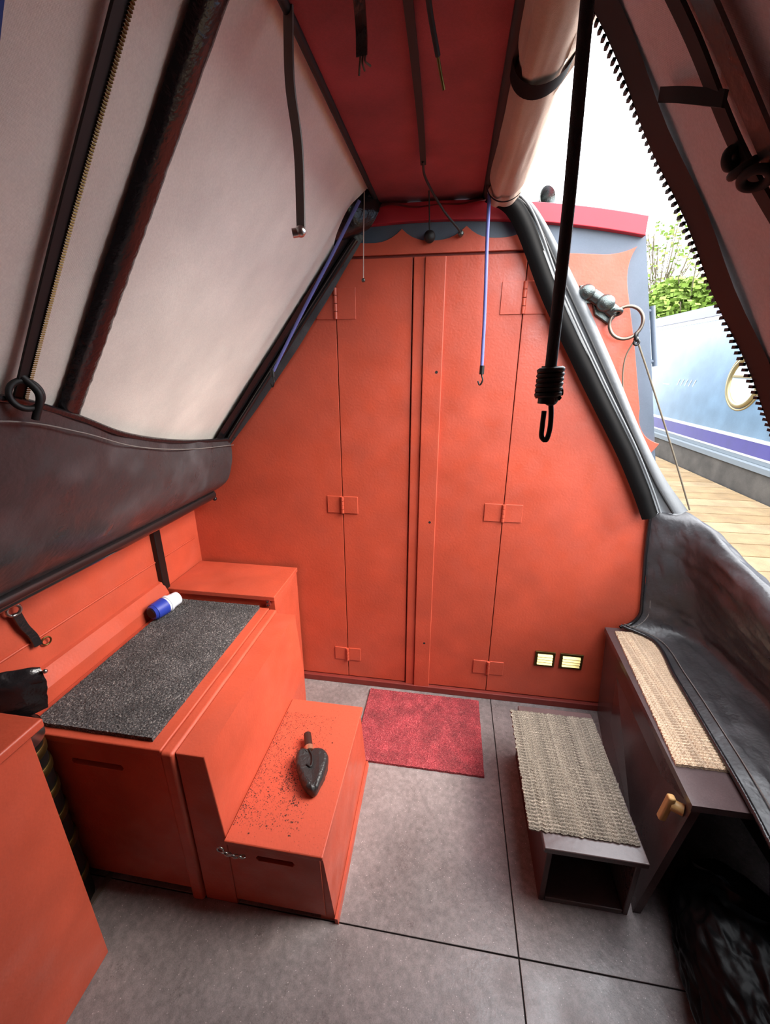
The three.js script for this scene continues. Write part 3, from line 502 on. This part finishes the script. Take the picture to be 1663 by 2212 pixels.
// brass vents
for (const [x, w, label] of [[0.44, 0.08, 'brass louvred vent low on the bulkhead, the one nearer the door'], [0.545, 0.09, 'brass louvred vent low on the bulkhead, the one nearer the bench']]) {
  const t = thing('brass_vent', label, 'vent'), y = 0.232, h = 0.072;
  obj('frame', poly([[x - w / 2, y - h / 2], [x + w / 2, y - h / 2], [x + w / 2, y + h / 2], [x - w / 2, y + h / 2]], 0.0005, 0.007, 0.001, [[[x - w / 2 + 0.01, y - h / 2 + 0.01], [x + w / 2 - 0.01, y - h / 2 + 0.01], [x + w / 2 - 0.01, y + h / 2 - 0.01], [x - w / 2 + 0.01, y + h / 2 - 0.01]]]), M.brassOld, t);
  for (let i = 0; i < 4; i++) obj('louvre', new THREE.BoxGeometry(w - 0.02, 0.015, 0.0016).rotateX(-0.75).translate(x, y - 0.0195 + i * 0.013, 0.006), M.brass, t);
}
// black bungee in front of the gap
{
  const t = thing('bungee_cord', 'thick black bungee cord with wire hook hanging by the open gap', 'bungee'), x = 0.118, z = 1.0;
  obj('cord', tube([[0.104, 1.82, z], [0.107, 1.7, z], [0.112, 1.55, z], [0.114, 1.385, z]], 0.0066, 40, 14), M.bungee, t);
  const pts = []; for (let i = 0; i <= 70; i++) { const a = i / 70; pts.push([0.1145 + 0.0125 * Math.cos(a * 38), 1.392 - a * 0.033, z + 0.0125 * Math.sin(a * 38)]); }
  obj('wire_binding', [tube(pts, 0.0036, 260, 6), cyl([0.1145, 1.395, z], [0.1145, 1.352, z], 0.011)], M.blackMetal, t);
  obj('hook', tube([[0.1165, 1.365, z], [0.121, 1.34, z], [0.1215, 1.318, z], [0.1185, 1.307, z], [0.1135, 1.311, z], [0.1125, 1.325, z], [0.1125, 1.343, z]], 0.0031, 60, 8), M.blackMetal, t);
  obj('collar', [cyl([0.100, 1.362, z], [0.131, 1.366, z], 0.0045), ball([0.1185, 1.358, z], 0.009)], M.blackMetal, t);
}
{
  const t = thing('webbing_strap', 'grey webbing strap with metal stud hanging before the cream canvas', 'strap');
  obj('strap', ribbon([[-0.262, 1.885, 0.77], [-0.266, 1.80, 0.77], [-0.258, 1.72, 0.772], [-0.262, 1.612, 0.768]], [1, 0, 0.35], 0.0165, 0.0035), M.webbing, t);
  obj('stud', [ball([-0.262, 1.606, 0.772], 0.0088), cyl([-0.275, 1.603, 0.775], [-0.262, 1.605, 0.772], 0.007, 0.007)], M.steel, t);
}
// cords under the ceiling
{
  const t = thing('ceiling_cable', 'thin cable running along the red ceiling down to the bulkhead', 'cable');
  obj('sleeve', ribbon([[-0.088, 1.879, 0.95], [-0.09, 1.878, 0.65], [-0.094, 1.876, 0.45], [-0.10, 1.87, 0.28]], [1, 0, 0], 0.014, 0.005), M.tape, t);
  obj('cable', tube([[-0.10, 1.868, 0.30], [-0.098, 1.862, 0.22], [-0.05, 1.818, 0.11], [-0.008, 1.787, 0.06], [0.0, 1.782, 0.03]], 0.0032), M.tape, t);
  obj('clip', [ball([0.001, 1.781, 0.03], 0.009), cyl([0.001, 1.781, 0.004], [0.001, 1.781, 0.03], 0.005)], M.pewter, t);
  const s = thing('frayed_strap', 'broad frayed black strap end hanging from the red ceiling', 'strap');
  obj('strap', ribbon([[-0.155, 1.884, 0.79], [-0.158, 1.86, 0.755], [-0.160, 1.835, 0.745]], [1, 0, 0.2], 0.017, 0.004), M.vinylGloss, s);
  obj('frayed_tip', [0, 1, 2].map((i) => tube([[-0.162 + i * 0.004, 1.836, 0.745], [-0.164 + i * 0.005, 1.826, 0.742 + i * 0.004], [-0.166 + i * 0.009, 1.816 + i * 0.005, 0.738]], 0.0016, 12, 5)), M.rope, s);
  const c = thing('dangling_cord', 'thin cord with bare frayed tip dangling from the red ceiling', 'cord');
  obj('cord', tube([[-0.063, 1.885, 0.79], [-0.058, 1.87, 0.75], [-0.048, 1.845, 0.71]], 0.0042), M.tape, c);
  obj('frayed_tip', tube([[-0.049, 1.847, 0.713], [-0.044, 1.832, 0.698], [-0.038, 1.815, 0.685]], 0.0026), M.brassOld, c);
  const k = thing('pull_knob', 'round black knob on a cord above the doors', 'knob');
  obj('knob', [ball([-0.095, 1.778, 0.024], 0.018), cyl([-0.095, 1.778, 0.004], [-0.095, 1.778, 0.02], 0.011)], M.blackRubber, k);
  obj('cord', tube([[-0.095, 1.79, 0.03], [-0.096, 1.83, 0.05], [-0.098, 1.884, 0.07]], 0.002, 20, 6), M.tape, k);
  const w = thing('light_pull', 'thin pale pull cord with small bead left of the doors', 'cord');
  obj('cord', tube([[-0.288, 1.885, 0.09], [-0.290, 1.78, 0.1], [-0.293, 1.655, 0.1]], 0.0016, 20, 6), M.whiteCord, w);
  obj('bead', ball([-0.293, 1.649, 0.1], 0.0058), M.pewter, w);
  for (const [pts, label, tip] of [[[[0.076, 1.875, 0.09], [0.078, 1.75, 0.1], [0.086, 1.55, 0.1], [0.089, 1.385, 0.1]], 'blue elastic cord hanging straight in front of the right door', [0.09, 1.385, 0.1]], [[[-0.295, 1.85, 0.13], [-0.375, 1.727, 0.13], [-0.495, 1.55, 0.125], [-0.607, 1.377, 0.12]], 'blue elastic cord stretched down beside the left canvas edge', [-0.609, 1.375, 0.12]]]) {
    const b = thing('elastic_cord', label, 'cord');
    obj('cord', tube(pts, 0.0052, 40, 8), M.blueCord, b);
    const [x, y, z] = tip; obj('hook', [cyl([x, y + 0.012, z], [x, y - 0.015, z], 0.0075), tube([[x, y - 0.014, z], [x + 0.004, y - 0.034, z + 0.006], [x - 0.004, y - 0.048, z + 0.004], [x - 0.01, y - 0.036, z]], 0.0026, 24, 6)], M.blackMetal, b);
  }
}

// ================================================================ ON THE CABIN FRONT
{
  const t = thing('ring_fitting', 'grey metal knobbed fitting with a large ring on the cabin front', 'fitting');
  obj('arm', tube([[0.385, 1.618, 0.02], [0.42, 1.60, 0.022], [0.455, 1.575, 0.026], [0.485, 1.553, 0.024]], 0.019, 30, 14), M.pewter, t);
  obj('base_plate', poly([[0.372, 1.588], [0.392, 1.578], [0.42, 1.582], [0.432, 1.548], [0.46, 1.53], [0.478, 1.518], [0.49, 1.535], [0.51, 1.56], [0.485, 1.582], [0.462, 1.605], [0.42, 1.612], [0.40, 1.635], [0.375, 1.632]], 0.0005, 0.014, 0.003), M.pewter, t);
  obj('boss', ball([0.395, 1.611, 0.03], 0.022, 1.1, 1, 0.9), M.pewter, t);
  obj('boss', ball([0.452, 1.578, 0.036], 0.025, 1.1, 1, 0.9), M.pewter, t);
  obj('ring_eye', torus(0.014, 0.006).rotateX(1.1).translate(0.487, 1.552, 0.034), M.pewter, t);
  obj('ring', torus(0.0465, 0.0052, 12, 60).rotateY(-0.1).translate(0.521, 1.522, 0.034), std({ color: 0x6d6258, metalness: 0.9, roughness: 0.35 }), t);
  const r = thing('tie_line', 'thin line tied to the ring and running down to the gunwale', 'line');
  obj('taut_line', tube([[0.558, 1.478, 0.036], [0.63, 1.335, 0.04], [0.74, 1.118, 0.034], [0.838, 0.922, 0.022]], 0.0028, 40, 6), M.rope, r);
  obj('loose_line', tube([[0.555, 1.474, 0.036], [0.538, 1.42, 0.03], [0.55, 1.33, 0.02], [0.58, 1.26, 0.016], [0.622, 1.17, 0.02], [0.645, 1.12, 0.026]], 0.0024, 50, 6), M.rope, r);
  obj('knot', [torus(0.009, 0.0045).rotateY(1).translate(0.556, 1.484, 0.036), ball([0.558, 1.474, 0.036], 0.008), torus(0.007, 0.004).translate(0.560, 1.465, 0.037)], M.blackMetal, r);
  const g = thing('grab_bar', 'slim grey bar fixed to the cabin corner', 'bar');
  obj('bar', cyl([0.612, 1.575, -0.03], [0.655, 1.395, -0.03], 0.008), M.greyBlue, g);
  for (const k of [0.08, 0.92]) obj('bracket', cyl([lerp(0.59, 0.632, k), lerp(1.575, 1.395, k), -0.03], [lerp(0.612, 0.655, k), lerp(1.575, 1.395, k), -0.03], 0.006), M.greyBlue, g);
  const h = thing('roof_horn', 'small grey horn on the cabin roof edge', 'horn');
  obj('bell', new THREE.LatheGeometry([[0.008, 0], [0.010, 0.03], [0.018, 0.055], [0.030, 0.07], [0.028, 0.071], [0.015, 0.055], [0.006, 0.03]].map((p) => new THREE.Vector2(...p)), 24).rotateX(Math.PI / 2).rotateY(0.5).translate(0.225, 1.885, -0.10), M.pewter, h);
  obj('bracket', box(0.218, 0.232, 1.85, 1.882, -0.10, -0.08, 0.002), M.pewter, h);
}

// ================================================================ OUTSIDE
{
  const w = obj('water', box(-60, 60, -0.36, -0.35, -60, 40, 0), M.water); w.userData = { kind: 'structure', label: 'still dark canal water around the boats', category: 'water' };
  const bank = obj('canal_bank', poly([[3.9, -0.5], [60, -0.5], [60, 0.55], [4.3, 0.45]], -60, 40), M.grass); bank.userData = { kind: 'structure', label: 'grassy canal bank beyond the moored boat', category: 'bank' };
  const j = struct('jetty', 'pale wooden jetty between the two boats', 'jetty');
  obj('bearer', [box(1.16, 1.24, 0.52, 0.636, -6, 2.6, 0), box(1.56, 1.64, 0.52, 0.636, -6, 2.6, 0)], M.planks[2], j);
  for (let i = 0; i < 62; i++) { const z = -6 + i * 0.138; obj('plank', box(1.12, 1.755, 0.637, 0.665, z, z + 0.131, 0.003), M.planks[i % 3], j); }
  for (let i = 0; i < 4; i++) for (const x of [1.18, 1.58]) obj('pile', cyl([x + 0.02, -0.5, -5 + i * 2.2], [x + 0.02, 0.52, -5 + i * 2.2], 0.05), M.bark, j);
}
{
  const t = thing('moored_boat', 'pale blue narrowboat with purple stripe and porthole moored alongside', 'boat'), X = 1.80, Z0 = -7, Z1 = 2.4;
  const strip = (y0, y1, p0, p1) => poly([[X - p1, y0], [X + 0.03, y0], [X + 0.03, y1], [X - p1, y1]], Z0, Z1);
  obj('hull', poly([[X - 0.02, -0.4], [X + 1.9, -0.4], [X + 1.95, 0.84], [X - 0.035, 0.84], [X - 0.035, 0.70]], Z0 - 0.6, Z1 + 0.6, 0.004), M.boatHull, t);
  obj('gunwale_rail', poly([[X - 0.045, 0.815], [X + 0.05, 0.815], [X + 0.05, 0.846], [X - 0.045, 0.846]], Z0 - 0.6, Z1 + 0.6, 0.006), M.boatBand, t);
  obj('cabin', poly([[X, 0.846], [X + 1.8, 0.846], [X + 1.72, 1.80], [X + 0.9, 1.86], [X + 0.045, 1.80]], Z0, Z1), M.boatBlue, t);
  const S = (y) => X + (y - 0.846) * 0.0472;
  const band = (name, y0, y1, mat, out) => obj(name, poly([[S(y0) - out, y0], [S(y0) + 0.01, y0], [S(y1) + 0.01, y1], [S(y1) - out, y1]], Z0, Z1, 0.0005), mat, t);
  band('lower_band', 0.848, 0.872, M.boatBand, 0.003); band('white_line', 0.872, 0.884, M.boatWhite, 0.004); band('purple_band', 0.884, 0.965, M.boatPurple, 0.003); band('white_line', 0.965, 0.985, M.boatWhite, 0.004); band('white_line', 1.705, 1.735, M.boatWhite, 0.004); band('roof_edge', 1.735, 1.81, M.boatRoof, 0.012);
  const pc = [S(1.30) - 0.004, 1.30, -1.53];
  const ring = obj('porthole', [torus(0.145, 0.018, 12, 50).rotateY(Math.PI / 2).translate(...pc), torus(0.172, 0.008, 10, 50).rotateY(Math.PI / 2).translate(...pc)], M.portBrass, t);
  obj('pane', cyl([pc[0] + 0.004, pc[1], pc[2]], [pc[0] - 0.003, pc[1], pc[2]], 0.14, 0.14, 40), M.portGlass, ring);
  obj('glazing_bar', [box(pc[0] - 0.012, pc[0] + 0.002, 1.325, 1.34, pc[2] - 0.115, pc[2] + 0.115, 0.002)], M.portBrass, ring);
  for (let i = 0; i < 5; i++) obj('reflection_stroke', new THREE.BoxGeometry(0.002, 0.055, 0.007).rotateX(0.55).translate(S(1.27) - 0.001, 1.27, -2.35 + i * 0.06), M.boatWhite, t);  // white bars drawn in for water reflections on the cabin side
  obj('reflection_stroke', new THREE.BoxGeometry(0.002, 0.006, 0.12).translate(S(1.25) - 0.001, 1.25, -2.55), M.boatWhite, t);
}
function tree(label, x, z, h, r, n, mat, bare, y0 = 0.5, cy = 0.65) {
  const t = thing(bare ? 'bare_tree' : 'leafy_tree', label, 'tree', 'trees on the far bank'), wood = [tube([[x, y0 - 0.1, z], [x + 0.1, y0 + h * 0.3, z], [x, y0 + h * 0.6, z]], bare ? 0.07 : 0.1, 8, 7)];
  for (let i = 0; i < (bare ? 60 : 18); i++) {
    const a = rnd() * 6.28, b = y0 + h * (0.35 + 0.3 * rnd()), e = y0 + h * (0.6 + 0.4 * rnd()), R = r * (0.4 + 0.6 * rnd());
    wood.push(tube([[x, b, z], [x + Math.cos(a) * R * 0.5, lerp(b, e, 0.4), z + Math.sin(a) * R * 0.5], [x + Math.cos(a) * R, e, z + Math.sin(a) * R]], 0.016, 6, 4));
  }
  obj('trunk', wood, M.bark, t);
  const leaf = []; for (let i = 0; i < n; i++) {
    const u = rnd() * 2 - 1, a = rnd() * 6.28, k = Math.cbrt(rnd()) * (0.8 + 0.5 * fbm(a, u * 2, x, 2)), s = Math.sqrt(1 - u * u);
    leaf.push(new THREE.PlaneGeometry(0.1 + rnd() * 0.08, 0.07 + rnd() * 0.05).rotateX(rnd() * 6).rotateY(rnd() * 6).translate(x + Math.cos(a) * s * r * k, y0 + h * cy + u * h * 0.36 * k, z + Math.sin(a) * s * r * k));
  }
  const f = obj('foliage', leaf, mat, t); f.userData.kind = 'stuff';
}
tree('bright green leafy tree rising behind the moored boat roof', 7.1, -14, 3.5, 1.9, 9000, M.leaf[0], false, 0.6, 0.66);
tree('nearly bare tree with thin twigs above the green one', 8.4, -19.5, 6.0, 1.7, 500, M.leaf[1], true, 0.6, 0.8);

renderer.render(scene, camera);
